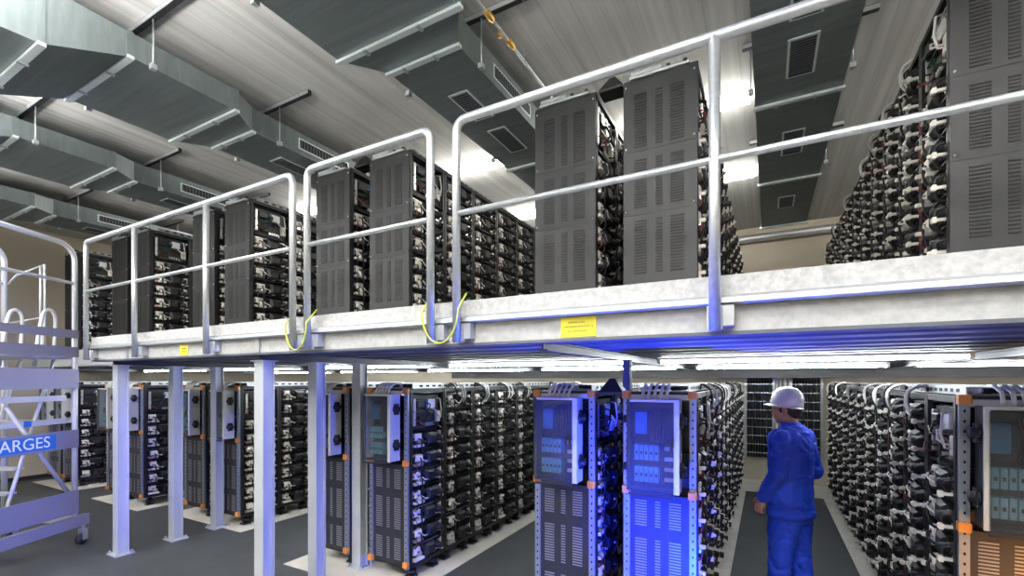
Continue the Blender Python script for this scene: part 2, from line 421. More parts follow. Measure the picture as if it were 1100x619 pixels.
def supply_mesh(seed):
    r = random.Random(seed+11); m = MB(); y = r.uniform(-.12, .06)
    for q, mt in ((0, 'wcable'), (.05, 'wcable'), (-.06, 'cable')):
        a = r.uniform(.0, .05)
        m.path(smooth([(.186, y+q, RH+.035), (.20, y+q, RH+.052), (.25+a, y+q+.01, RH+.01), (.262+a, y+q+.03, RH-.09), (.25, y+q+.02, RH-.17), (.222, y+q+.02, RH-.20)], 4), .008, M[mt], 6)
    m.box(.205, .225, y-.08, y+.09, RH-.215, RH-.195, M['cable']); m.box(.182, .195, y-.08, y+.07, RH+.01, RH+.04, M['cable'])
    return m.mesh('supply_cable')
SUPS = [supply_mesh(i) for i in range(3)]
# end panels of the first racks (built facing -y, x across)
def slots(m, xc, w_, z0, z1, n, mt, y=-.0015, th=.0055):
    st = (z1-z0)/n
    for i in range(n): m.box(xc-w_/2, xc+w_/2, y-.002, y+.004, z0+i*st, z0+i*st+st*.42, mt)
def upper_panel():
    m = MB(); m.box(-.248, .248, 0, .016, .03, RH-.02, M['panel'])
    for z0, z1 in ((1.18, 1.57), (.75, 1.10), (.28, .67)):
        for xc, w_ in ((-.128, .085), (0, .045), (.12, .09)): slots(m, xc, w_, z0, z1, 19, M['slot'])
    m.box(-.248, .248, -.003, 0, .70, .706, M['black']); m.box(-.248, .248, -.003, 0, 1.15, 1.156, M['black'])
    for x in (-.23, .23):
        for z in (.1, .73, 1.18, 1.62): m.path([(x, .002, z), (x, -.006, z)], .007, M['silver'], 6)
    return m.mesh('louvred_panel')
def lower_panel():
    m = MB(); m.box(-.2, .2, .004, .02, .03, .97, M['lowpanel'])
    for z0, z1, n in ((.74, .93, 10), (.36, .66, 15), (.07, .28, 10)):
        for xc, w_ in ((-.125, .080), (-.01, .036), (.105, .078)): slots(m, xc, w_, z0, z1, n, M['louver'], .002)
    return m.mesh('louvred_panel')
UPANEL, LPANEL = upper_panel(), lower_panel()
def strut_mesh():
    m = MB(); m.box(-.022, .022, -.012, .012, .0, RH, M['rail'])
    n = 30
    for i in range(n): m.box(-.005, .005, -.0135, -.011, .03+i*.054, .03+i*.054+.015, M['slot'])
    return m.mesh('perforated_strut')
STRUT = strut_mesh()
CLIP = MB().cbox(-.028, .028, -.03, .012, -.022, .03, .008, M['orange']).mesh('orange_insulator')
def topbits():
    m = MB(); m.box(-.2, .2, -.02, .1, 0, .018, M['galv']); m.box(-.19, .02, -.022, -.018, .02, .045, M['galv'])
    for x in (-.16, -.05, .06, .17): m.box(x-.012, x+.012, 0, .04, .018, .05, M['black'])
    return m.mesh('top_bracket')
TOPB = topbits()

def rack(cx, y0, i, base, level, side, label, group, depth_details=True, lite=False, supply=False, aisle=False):
    """one bay; side=+1 its modules face +x, -1 face -x; i = bay index from the front"""
    rz = 0 if side > 0 else PI
    t = thing('battery_rack', label, 'battery rack', (cx, y0+PITCH*(i+.5), base), rz, group)
    link('frame', FRAME, t)
    nl = NL-2 if i == 0 else NL
    for k in range(nl):
        q = random.randrange(12)
        md = link('battery_module', MODS[q % 3], t, (0, 0, .028+k*LV))
        link('connector', (ACONS if aisle else CONS)[(q+k) % 4], md)
        if k: link('link_cable', CABS[(q+k) % 3], md)
    if i == 0:
        cu = link('control_unit', CTRL, t, (0, 0, .028+7*LV)); link('wiring', CTRLW, cu)
    elif supply and i % 2 == 0 or supply and i < 4:
        link('supply_cable', SUPS[i % 3], t)
    if level == 'low':
        for yy in (-.16, .16): link('insulating_foot', FOOT, t, (.17, yy, -base))
    if i == 0:
        def front(name, me, x, z, par=None):
            # local transform that is world-aligned whatever the bay's turn
            p = Matrix.Rotation(-rz, 4, 'Z') @ Vector((x, -.265-.018, z))
            return link(name, me, t if par is None else par, p, -rz)
        if level == 'up':
            front('louvred_panel', UPANEL, 0, 0); front('top_bracket', TOPB, 0, RH-.018)
        else:
            front('louvred_panel', LPANEL, 0, 0)
            for x in (-.222, .222):
                front('perforated_strut', STRUT, x, 0)
                for z in (.04, .985, RH-.02): tag(front('orange_insulator', CLIP, x, z), 'orange insulator clip')
            h = MB().box(-.2, .2, -.01, .012, RH-.05, RH-.015, M['cabinet']).mesh('header_bar'); front('header_bar', h, 0, 0)
    return t

LOWZ, UPZ = .13, ZT+.005
rows = []   # (key, cx, y0, n, side, level, description)
def R(key, level, cx, y0, n, side, desc, **k): rows.append((key, level, cx, y0, n, side, desc, k))
# lower level
R('l4a', 'low', -11.5, 3.50, 2, 1, 'lower row nearest the left wall')
R('l4b', 'low', -10.85, 3.50, 4, 1, 'lower row behind the rolling platform')
R('l3a', 'low', -9.0, 3.45, 2, 1, 'lower row hidden by the front left column')
R('l3b', 'low', -8.35, 3.45, 5, 1, 'lower row between the first two columns')
R('l2a', 'low', -6.95, 3.58, 2, 1, 'lower row left of the third column')
R('l2b', 'low', -6.15, 3.58, 6, 1, 'lower row left of the tall middle column')
R('l1a', 'low', -3.94, 3.36, 3, 1, 'lower row right of the middle columns')
R('l1b', 'low', -3.155, 3.36, 9, 1, 'lower row in the centre')
R('l0a', 'low', -1.36, 3.36, 5, 1, 'lower row with dark blue louvred end')
R('l0b', 'low', -.655, 3.36, 11, 1, 'lower row with bright blue louvred end')
R('l1r', 'low', 1.139, 3.36, 11, -1, 'lower row right of the worker', )
# upper level
R('u4b', 'up', -10.35, 3.36, 3, 1, 'upper row behind the railing corner')
R('u3a', 'up', -8.6, 3.36, 2, 1, 'upper row between the first two posts')
R('u3b', 'up', -7.95, 3.36, 5, 1, 'upper row right of the second post')
R('u2a', 'up', -6.32, 3.36, 2, 1, 'upper row left of the third post')
R('u2b', 'up', -5.60, 3.36, 6, 1, 'upper row right of the third post')
R('u1a', 'up', -3.93, 3.36, 3, 1, 'upper row left in the middle railing')
R('u1b', 'up', -3.155, 3.36, 9, 1, 'upper row right in the middle railing')
R('u0a', 'up', -1.36, 3.36, 5, 1, 'upper row of the left tall panel')
R('u0b', 'up', -.655, 3.36, 11, 1, 'upper row of the right tall panel')
R('u1r', 'up', 1.11, 3.36, 11, -1, 'upper row at the right edge')
for key, level, cx, y0, n, side, desc, kw in rows:
    base = LOWZ if level == 'low' else UPZ
    for i in range(n):
        end = ' with louvred end panel' if i == 0 else ''
        lab = '%s black battery rack from the front, %s' % (ORD[i], desc)
        rack(cx, y0, i, base, level, side, lab, 'battery racks in the ' + desc, supply=(key in ('l0b', 'l1r', 'l1b', 'u1r')), aisle=key in ('l0b', 'l1r', 'u1r', 'u0b'))

# cable trays along the tops of the rows
def tray(cx, y0, y1, z, label, full=True):
    t = thing('cable_tray', label, 'cable tray', (cx, y0, z))
    L_ = y1-y0; m = MB()
    m.box(-.17, .17, 0, L_, 0, .005, M['galv']); m.box(-.175, -.17, 0, L_, 0, .05, M['galv']); m.box(.17, .175, 0, L_, 0, .05, M['galv'])
    yy = .1
    while yy < L_-.1:
        m.box(.1755, .177, yy, yy+.05, .015, .035, M['slot']); m.box(-.177, -.1755, yy, yy+.05, .015, .035, M['slot']); yy += .1
    m.obj('tray_channel', t)
    m = MB()
    for q in range(6 if full else 3):
        x = -.13+q*.05; pts = [(x+random.uniform(-.012, .012), s*L_/8, .022+random.uniform(0, .012)) for s in range(9)]
        m.path(pts, .016, M['cable'] if q % 3 else M['wcable'], 6)
    m.obj('cable_bundle', t)
for key, level, cx, y0, n, side, desc, kw in rows:
    z = (LOWZ if level == 'low' else UPZ)+RH+.001+(.02 if level == 'up' else .0)
    tray(cx, y0+.12, y0+n*PITCH, z+.002, 'galvanised cable tray on top of the '+desc, level == 'low')

# switch cabinets on the lower rack ends
def cabinet(cx, y, label, glands=True, dark=False):
    W, H, D = .335, .62, .15
    t = thing('switch_cabinet', label, 'cabinet', (cx-.015, y-.032, 1.145))
    g = M['cabinet']; h = W/2; m = MB()
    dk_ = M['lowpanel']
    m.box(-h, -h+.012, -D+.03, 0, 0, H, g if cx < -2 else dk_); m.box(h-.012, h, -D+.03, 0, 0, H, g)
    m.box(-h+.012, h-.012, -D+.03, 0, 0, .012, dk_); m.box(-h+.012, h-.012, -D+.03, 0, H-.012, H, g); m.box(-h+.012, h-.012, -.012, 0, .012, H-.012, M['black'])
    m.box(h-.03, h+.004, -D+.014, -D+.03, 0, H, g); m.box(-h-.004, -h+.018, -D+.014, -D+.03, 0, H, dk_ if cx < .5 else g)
    m.box(-h+.018, h-.03, -D+.014, -D+.03, H-.016, H, g)
    m.obj('cabinet_body', t)
    dr = MB().box(-h+.012, h-.03, -D, -D+.012, -.02, H-.024, M['glass']); dr.box(-h+.012, h-.03, -D-.002, -D+.013, -.026, -.014, M['black'])
    d = dr.obj('clear_door', t); tag(d, 'clear smoky door')
    MB().box(h-.05, h-.032, -D-.014, -D, .28, .33, M['black']).obj('door_latch', d)
    for zz in (.055, .205):
        m = MB()
        for i in range(5): m.cbox(-.13+i*.033, -.102+i*.033, -.085, -.03, zz, zz+.105, .0, M['breaker'])
        for i in range(5): m.box(-.122+i*.033, -.110+i*.033, -.09, -.085, zz+.04, zz+.06, M['module'])
        m.box(-.14, .04, -.03, -.012, zz-.012, zz+.118, M['module'])
        tag(m.obj('breaker_row', t), 'row of five light blue breakers')
    m = MB(); m.box(-.13, -.05, -.06, -.012, .38, .53, M['bluebit']); m.box(-.13, .12, -.05, -.012, .56, .60, M['module']); m.box(.02, .12, -.05, -.012, .40, .52, M['panel'])
    for i in range(4): m.box(.06, .12, -.04, -.012, .06+i*.07, .085+i*.07, M['silver'])
    for i in range(5):
        x = -.03+i*.02
        m.path([(x, -.04, .33), (x+.01, -.07, .40), (x+.02, -.07, .48), (x+.01, -.04, .56)], .005, M['cable'] if i % 2 else M['red'], 5)
    m.obj('relay_board', t)
    if glands:
        for sx in (-1, 1):
            for zz in (.15, .48):
                m = MB(); m.path([(sx*h, -.06, zz), (sx*(h+.012), -.06, zz), (sx*(h+.013), -.06, zz), (sx*(h+.04), -.06, zz)], [.042, .042, .03, .028], M['black'], 12)
                m.box(min(sx*h, sx*(h+.02)), max(sx*h, sx*(h+.02)), -.085, -.035, zz-.05, zz+.05, M['black'])
                m.obj('cable_gland', t)
    m = MB()
    for i in range(5):
        x = -.08+i*.04
        m.path([(x, -.06, H), (x, -.06, H+.03), (x+.005, -.03, H+.07), (x, .04, H+.1), (x, .12, H+.10)], .010, M['wcable'], 6)
    m.obj('cable_tail', t)
for cx, y, lab in [(-11.5, 3.50, 'switch cabinet on the rack end nearest the left wall, behind the rolling platform'),
                   (-10.85, 3.50, 'switch cabinet on the rack end right of the rolling platform post'),
                   (-9.0, 3.45, 'switch cabinet half hidden behind the front left column'),
                   (-8.35, 3.45, 'switch cabinet between the first two left columns'),
                   (-6.95, 3.58, 'switch cabinet with pale side just left of the third left column'),
                   (-6.15, 3.58, 'switch cabinet with pale side just left of the tall middle column'),
                   (-3.94, 3.36, 'switch cabinet with pale side just right of the second middle column'),
                   (-3.155, 3.36, 'switch cabinet on the rack in the centre of the photo, green breakers behind smoky door'),
                   (-1.36, 3.36, 'switch cabinet above the dark blue louvred panel'),
                   (-.655, 3.36, 'switch cabinet above the bright blue louvred panel'),
                   (1.139, 3.36, 'warm lit switch cabinet at the right edge of the photo')]:
    cabinet(cx, y-.0, lab.replace(', green breakers', ', breakers'))

# pointed black caps closing the gaps between paired rack tops
for x, z, lab in [(-1.005, LOWZ+RH, 'small black pointed cap between the two blue lit rack tops'), (-1.005, UPZ+RH, 'small black pointed cap between the two tall upper black racks'), (-3.55, UPZ+RH, 'small black pointed cap between the upper racks behind the middle railing')]:
    m = MB(); b = .09
    m.add([(-b, 0, -.02), (b, 0, -.02), (b, .14, -.02), (-b, .14, -.02), (-b, 0, .0), (b, 0, .0), (b, .14, .0), (-b, .14, .0), (-.02, .05, .1), (.02, .05, .1), (.02, .09, .1), (-.02, .09, .1)],
          [(3, 2, 1, 0), (0, 1, 5, 4), (1, 2, 6, 5), (2, 3, 7, 6), (3, 0, 4, 7), (4, 5, 9, 8), (5, 6, 10, 9), (6, 7, 11, 10), (7, 4, 8, 11), (8, 9, 10, 11)], M['black'])
    tag(m.obj('gap_cap', None, (x, 3.36, z)), lab, 'cap')

# vertical cable ladders on the far wall
def wall_ladder(x, z0, z1, label, wd=.5):
    t = thing('wall_cable_ladder', label, 'cable ladder', (x, YF, z0))
    m = MB(); h = wd/2
    for xx in (-h, h-.03): m.box(xx, xx+.03, -.12, -.03, 0, z1-z0, M['galv'])
    n = int((z1-z0)/.16)
    for i in range(n): m.box(-h+.03, h-.03, -.05, -.03, .08+i*.16, .105+i*.16, M['galv'])
    for zz in (.25, z1-z0-.25): m.box(-h+.005, -h+.025, -.03, 0, zz, zz+.05, M['galv']); m.box(h-.025, h-.005, -.03, 0, zz, zz+.05, M['galv'])
    for i in range(n): m.box(-h, h, -.125, -.112, .08+i*.16, .092+i*.16, M['galv'])
    m.obj('ladder_frame', t)
    k = 9
    for i in range(k):
        xx = -h+.065+i*(wd-.13)/(k-1)
        pts = [(xx, -.085, .0)]+[(xx+random.uniform(-.006, .006), -.085, (z1-z0)*s/6) for s in range(1, 6)]+[(xx, -.085, z1-z0-.12)]
        pts += [(xx, -.11, z1-z0-.04), (xx, -.22, z1-z0), (xx, -.6, z1-z0+.03)]
        MB().path(pts, .022, M['cable'], 8).obj('power_cable', t)
wall_ladder(-.12, .45, 1.95, 'vertical ladder of black cables on the far wall, left of the worker')
wall_ladder(.62, .45, 1.95, 'vertical ladder of black cables on the far wall, right of the worker')
wall_ladder(-.12, ZT, 3.32, 'vertical ladder of black cables on the upper far wall, left one', .55)
wall_ladder(.66, ZT, 3.32, 'vertical ladder of black cables on the upper far wall, right one', .55)
# white conduits between them
for q, (x, z0, z1) in enumerate([(.16, .5, 2.0), (.22, .5, 2.0), (.30, .5, 2.0), (.37, .5, 2.0)]):
    m = MB().path([(x, YF-.035, z0), (x, YF-.035, z1)], .016, M['white'], 8)
    for zz in (.8, 1.4, 1.9): m.box(x-.024, x+.024, YF-.055, YF, zz, zz+.02, M['galv'])
    tag(m.obj('wall_conduit'), '%s from the left of four thin white conduits behind the worker' % ORD[q], 'conduit', 'white conduits on the far wall')
for q, x in enumerate([.08+.055*i for i in range(8)]):
    m = MB().path([(x, YF-.035, ZT), (x, YF-.035, 3.30)], .011, M['white'], 8)
    for zz in (2.5, 3.1): m.box(x-.018, x+.018, YF-.05, YF, zz, zz+.02, M['galv'])
    tag(m.obj('wall_conduit'), '%s from the left of eight thin white conduits on the upper far wall' % ORD[q], 'conduit', 'white conduits on the upper far wall')
# dark pipe running across the far wall below the ceiling
m = MB().path([(-5.5, YF-.13, 4.55), (4.9, YF-.13, 4.55)], .07, M['galv'], 12)
for x in (-4.5, -2.5, -.5, 1.5, 3.5): m.box(x-.02, x+.02, YF-.21, YF, 4.47, 4.63, M['black'])
tag(m.obj('wall_pipe'), 'grey pipe running along the far wall just below the ceiling', 'pipe')

# ------------------------------------------------------------------ air ducts
def duct(cx, label, y_start=-2.2, y_end=8.65, side=1):
    t = thing('air_duct', label, 'air duct', (cx, 0, 4.37))
    zb, zt = 0, .19
    # stations: y, half width left, half width right, bottom z
    st = [(y_start, .60, .60, -.42), (1.22, .58, .55, -.215), (1.72, .57, .55, 0), (2.535, .57, .55, 0), (2.83, .335, .335, 0), (y_end, .31, .31, 0)]
    m = MB()
    rings = [[(-l, y, b), (r_, y, b), (r_, y, .19 if y < 2.6 else .235), (-l, y, .19 if y < 2.6 else .235)] for y, l, r_, b in st]
    m.loft(rings, M['duct'], smooth=False); m.obj('duct_casing', t)
    def fl(y, l, r_, b, top=.19):
        m = MB(); e = .022
        m.box(-l-e, r_+e, y-.022, y+.022, b-e, b+.003, M['flange']); m.box(r_, r_+.008, y-.022, y+.022, b, top+.004, M['duct']); m.box(-l-.008, -l, y-.022, y+.022, b, top+.004, M['duct'])
        for x in (-l*.5, r_*.4): m.box(x-.012, x+.012, y-.03, y+.03, b-e-.012, b-e, M['galv'])
        m.obj('joint_flange', t)
    fl(1.22, .58, .55, -.215); fl(1.72, .57, .55, 0); fl(2.535, .57, .55, 0); fl(2.83, .335, .335, 0, .235)
    fl(4.80, .32, .32, 0, .235); fl(6.70, .316, .316, 0, .235); fl(8.62, .31, .31, 0, .235)
    def grille(y0, y1, x0, x1):
        m = MB(); m.box(x0, x1, y0, y1, -.006, 0.0, M['flange']); m.box(x0+.018, x1-.018, y0+.018, y1-.018, -.008, -.006, M['slot'])
        n = int((y1-y0-.04)/.03)
        for i in range(n): m.box(x0+.018, x1-.018, y0+.02+i*.03, y0+.03+i*.03, -.012, -.008, M['joist'])
        m.obj('vent_grille', t)
    for a, b in ((3.3, 3.75), (3.95, 4.45), (5.4, 5.95), (7.3, 7.75)): grille(a, b, -.1, .1)
    def sgrille(y0, y1):
        m = MB(); m.box(.325, .333, y0, y1, .06, .18, M['flange']); m.box(.333, .335, y0+.02, y1-.02, .075, .165, M['slot'])
        n = int((y1-y0)/.04)
        for i in range(n-1): m.box(.335, .338, y0+.03+i*.04, y0+.04+i*.04, .075, .165, M['joist'])
        m.obj('side_grille', t)
    sgrille(3.35, 4.05); sgrille(5.6, 6.3)
    for y, r_ in ((1.86, .55), (3.1, .335), (4.5, .32), (6.35, .316)):
        for sx in (-1, 1):
            m = MB(); m.path([(sx*(r_+.035), y, -.03), (sx*(r_+.035), y, .38)], .006, M['galv'], 6); m.box(sx*(r_+.035)-.02, sx*(r_+.035)+.02, y-.02, y+.02, -.03, .01, M['galv'])
            m.obj('hanger_rod', t)
        m = MB(); m.box(-r_-.1, r_+(.5 if y < 4 else .2), y-.02, y+.02, .365, .41, M['black']); m.box(-r_-.1, r_+(.5 if y < 4 else .2), y-.022, y-.02, .37, .405, M['galv']); m.obj('ceiling_channel', t)
for cx, lab in [(.235, 'rectangular sheet metal air duct right of the tall black racks, with ceiling grilles'), (-2.33, 'rectangular sheet metal air duct at the top centre of the photo'),
                (-4.81, 'rectangular sheet metal air duct crossing the top left corner'), (-7.22, 'rectangular sheet metal air duct second from the left wall'),
                (-9.7, 'rectangular sheet metal air duct nearest the left wall')]:
    duct(cx, lab)

# ------------------------------------------------------------------ lamps
def batten(x, y, z, L_, mt, label, group, alongx=True):
    t = thing('strip_light', label, 'ceiling light', (x, y, z), 0 if alongx else PI/2, group)
    h = L_/2
    MB().box(-h, h, -.05, .05, -.03, 0, M['lampbody']).obj('housing', t)
    m = MB(); m.loft([[(xx, -.06, -.03), (xx, -.065, -.065), (xx, -.03, -.095), (xx, .03, -.095), (xx, .065, -.065), (xx, .06, -.03)] for xx in (-h, h)], mt, smooth=False)
    m.obj('diffuser', t)
for y in (5.26, 7.2):
    for x, where in ((-.75, 'right of the tall centre racks'), (-3.5, 'above the middle railing'), (-6.3, 'above the third railing post'), (-8.5, 'towards the left wall'), (2.3, 'beyond the right rack row')):
        batten(x, y, ZC, 1.2, M['lamp'], 'lit white strip light on the ceiling, %s row, %s' % ('nearer' if y < 6 else 'farther', where), 'ceiling strip lights')
def pendant(x, y, z, L_, label, group):  # added out-of-view lights that brighten the ceiling and mezzanine
    t = thing('added_fill_light', label, 'added fill light', (x, y, z), 0, group); h = L_/2
    MB().box(-h, h, -.06, .06, -.03, .03, M['lampbody']).obj('housing', t)
    for a, b, mt in ((-.045, -.03, 'fill_hall'), (.03, .045, 'fill_hall_up')): MB().box(-h+.02, h-.02, -.09, .09, a, b, M[mt]).obj('diffuser', t)
    m = MB()
    for sx in (-h+.15, h-.15): m.path([(sx, 0, .045), (sx, 0, ZC-z)], .004, M['galv'], 5)
    m.obj('suspension_rod', t)
for y, row in ((.7, 'nearest row'), (-.5, 'middle row'), (-1.7, 'rear row')):
    for i, x in enumerate((-8.45, -6.0, -3.57, -1.05, 1.5)):
        pendant(x, y, ZC-.75, 1.15, 'added unseen fill light over the open hall, %s, %s from the left' % (row, ORD[i]), 'added hall fill lights')
def tube_light(x, y, z, L_, label, cat_group):
    t = thing('tube_light', label, 'tube light', (x, y, z), 0, cat_group); h = L_/2
    MB().box(-h, h, -.022, .022, -.022, 0, M['lampbody']).obj('housing', t)
    MB().path([(-h+.03, 0, -.038), (h-.03, 0, -.038)], .016, M['lamp_low'], 10).obj('tube', t)
    for sx in (-1, 1): MB().box(min(sx*h, sx*(h-.03)), max(sx*h, sx*(h-.03)), -.02, .02, -.058, -.022, M['white']).obj('end_holder', t)
for y, where in ((4.75, 'front'), (7.5, 'rear')):
    for i, x in enumerate((-9.98, -7.4, -4.88, -2.34, .21, 2.75)):
        tube_light(x, y, 2.113, 2.3, 'lit tube light under the deck, %s line, %s from the left' % (where, ORD[i]), 'tube lights under the deck')

# sprinkler pipe with brass fittings
t = thing('sprinkler_pipe', 'thin sprinkler pipe with brass fittings under the ceiling at top centre', 'pipe', (-1.84, 0, 4.66))
MB().path([(0, -2, 0), (0, 9.8, 0)], .013, M['galv'], 8).obj('pipe', t)
m = MB()
for y in (1.6, 3.6, 5.6, 7.6): m.path([(0, y, 0), (0, y, .12)], .006, M['galv'], 6)
m.obj('pipe_hanger', t)
for y in (3.02, 3.36): tag(MB().path([(0, y-.06, 0), (0, y-.03, 0), (0, y+.03, 0), (0, y+.06, 0)], [.018, .026, .026, .018], M['brass'], 10).obj('brass_fitting', t), 'brass pipe fitting')
MB().path([(0, 3.18, 0), (0, 3.18, -.05), (0, 3.18, -.051), (0, 3.18, -.06)], [.012, .012, .025, .025], M['brass'], 10).obj('sprinkler_head', t)

# ------------------------------------------------------------------ rolling platform
pd = Vector((.443, -.898, 0)); pn = Vector((-.898, -.443, 0))   # along its side towards the camera; away from the camera
pf = thing('rolling_platform', 'aluminium rolling work platform with steps and blue lettered sign at the left edge', 'work platform', (-6.93, 2.27, 0), math.atan2(pd.y, pd.x))
# local x = along side towards the camera, local y = +towards the camera's side of the normal
s_ = Vector((-pd.y, pd.x, 0)); sgn = 1 if s_.dot(pn) > 0 else -1    # sgn*y points away
W = .85; LN = 1.55
A, LVN = M['alu'], M['lavender']
def yb(a, b): return (min(sgn*a, sgn*b), max(sgn*a, sgn*b))
def plank(z0, z1, name='side_plank', off=0, x0=.0, x1=LN, mt=LVN):
    y0, y1 = yb(off-.05, off-.028); return MB().box(x0, x1, y0, y1, z0, z1, mt).obj(name, pf)
for z0, z1 in ((2.37, 2.46), (2.155, 2.27), (1.80, 2.02), (1.13, 1.33), (.385, .64)): plank(z0, z1)
for off in (0, W):
    y0, y1 = yb(off-.06, off); MB().box(-.12, LN, y0, y1, .22, .34, LVN).obj('base_beam', pf)
    for x in (0, LN-.05):
        MB().path([(x, sgn*off, .30), (x, sgn*off, 2.46)], .028, A, 10).obj('upright', pf)
    # guard rail: rises from the upright and bends towards the camera
    m = MB(); zt = 3.43; c = .18
    pts = [(0, sgn*off, 2.3), (0, sgn*off, zt-c)]+[(c-c*math.cos(a), sgn*off, zt-c+c*math.sin(a)) for a in [i*PI/12 for i in range(1, 7)]]+[(LN, sgn*off, zt+.02)]
    m.path(pts, .027, A, 10); m.obj('hand_rail', pf)
    MB().path([(0, sgn*off, 3.0), (LN, sgn*off, 3.0)], .018, A, 8).obj('knee_rail', pf)
y0, y1 = yb(-.0, W)
MB().box(.0, LN, y0, y1, 2.13, 2.155, A).obj('platform_floor', pf)
for x in (-.10, LN-.15):
    y0, y1 = yb(0, W); MB().box(x, x+.06, y0, y1, .24, .32, A).obj('cross_member', pf)
    for off in (0, W):
        m = MB(); yy = sgn*(off-.03); xx = x+.03
        m.path([(xx, yy, .22), (xx, yy, .17)], .018, M['galv'], 8)
        m.box(xx-.03, xx+.03, yy-.03, yy-.024, .05, .18, M['galv']); m.box(xx-.03, xx+.03, yy+.024, yy+.03, .05, .18, M['galv'])
        m.path([(xx+.02, yy-.018, .062), (xx+.02, yy+.018, .062)], .062, M['boot'], 16)
        m.obj('castor', pf)
# inclined ladder on the far side, its treads, and the braces behind the planks
for q in (.22, .62):
    m = MB(); m.path(smooth([(.66, sgn*q, .06), (.33, sgn*q, 1.15), (.03, sgn*q, 2.12)], 2)+smooth([(.025, sgn*q, 2.2), (.01, sgn*q, 2.55), (.03, sgn*q, 2.66), (.09, sgn*q, 2.69), (.15, sgn*q, 2.62), (.20, sgn*q, 2.35), (.24, sgn*q, 2.05)], 4), .018, A, 8)
    m.obj('stringer', pf)
for i in range(8):
    f_ = (i+.4)/8; z = .1+1.98*f_; xx = .65-.62*f_
    y0, y1 = yb(.22, .62); MB().box(xx-.05, xx+.06, y0, y1, z, z+.022, A).obj('tread', pf)
y0, y1 = yb(.07, .14); tag(MB().box(.40, .45, y0, y1, 1.40, 1.46, M['signblue']).obj('tube_clamp', pf), 'blue tube clamp')
MB().path([(.05, sgn*.03, .62), (.62, sgn*.10, 1.62)], .022, A, 8).obj('diagonal_brace', pf)
for z in (1.40, 1.66):
    y0, y1 = yb(.10, .13); MB().box(.0, LN, y0, y1, z, z+.06, A).obj('rear_rail', pf)
# hinged gate at the deck end
m = MB(); yy = [sgn*.36, sgn*.62]
m.path([(0, sgn*.36, 2.5), (0, sgn*.36, 3.22), (0, sgn*.70, 3.1), (0, sgn*.80, 3.0)], .012, A, 8); m.path([(0, sgn*.41, 2.5), (0, sgn*.41, 3.2)], .012, A, 8)
m.path([(0, sgn*.36, 2.62), (0, sgn*.80, 2.55)], .007, A, 6); m.path([(0, sgn*.38, 2.15), (0, sgn*.38, 2.62)], .022, A, 8)
m.obj('gate', pf)
# blue sign with white letters, on the fourth plank
sx0, sx1 = .26, 1.35
y0, y1 = yb(-.054, -.05); sp = MB().box(sx0, sx1, y0, y1, 1.155, 1.305, M['signblue']).obj('blue_sign', pf)
cu = bpy.data.curves.new('lettering', 'FONT'); cu.body = 'CHARGES'; cu.size = .165; cu.extrude = .001; cu.align_x = 'RIGHT'; cu.align_y = 'CENTER'
to = bpy.data.objects.new('lettering_curve', cu); C.objects.link(to)
bpy.context.view_layer.update()
me = bpy.data.meshes.new_from_object(to.evaluated_get(bpy.context.evaluated_depsgraph_get())); bpy.data.objects.remove(to)
me.materials.clear(); me.materials.append(M['signwhite'])
lt = link('lettering', me, sp)
# text reads from camera: its x axis runs along -local x, its normal towards the camera
ex = Vector((-1, 0, 0)); ez = Vector((0, -sgn, 0)); ey = Vector((0, 0, 1))
R3 = Matrix((ex, ey, ez)).transposed()
if R3.determinant() < 0: R3 = Matrix((-ex, ey, ez)).transposed()
lt.matrix_local = Matrix.Translation((sx0+.06, -sgn*.0555, 1.228)) @ R3.to_4x4()

# ------------------------------------------------------------------ worker
PX, PY = .17, 4.44
head_dir = math.atan2(.54, -.84)
face_turn = math.radians(16)
def solid(mb, name, voxel, smooth=4, parent=None, mt=None, folds=0):
    o = mb.obj(name); r = o.modifiers.new('r', 'REMESH'); r.mode = 'VOXEL'; r.voxel_size = voxel; r.use_smooth_shade = True
    if smooth: s = o.modifiers.new('s', 'SMOOTH'); s.iterations = smooth; s.factor = .5
    bpy.context.view_layer.update()
    me = bpy.data.meshes.new_from_object(o.evaluated_get(bpy.context.evaluated_depsgraph_get()))
    bpy.data.objects.remove(o); me.name = name; me.materials.clear(); me.materials.append(mt)
    for p in me.polygons: p.use_smooth = True; p.material_index = 0
    if folds:
        from mathutils import noise
        me.update()
        for v, nn in [(v, v.normal.copy()) for v in me.vertices]:
            p = v.co; q = Vector((p.x*9, p.y*9, p.z*17+3*noise.noise(p*6)))
            v.co = p+nn*folds*(noise.noise(q)+.5*noise.noise(q*2.1))
        me.update()
    return link(name, me, parent)
def ring(cx, cy, z, rx, ry, n=20, mx=None): return [(cx+rx*math.cos(2*PI*i/n), cy+ry*math.sin(2*PI*i/n), z) for i in range(n)]
def capsule(m, pts, rs, mt):
    m.path(pts, rs, mt, 12)
    for p, r in zip(pts, rs): m.ell(p, (r, r, r), mt, nu=12, nv=8)
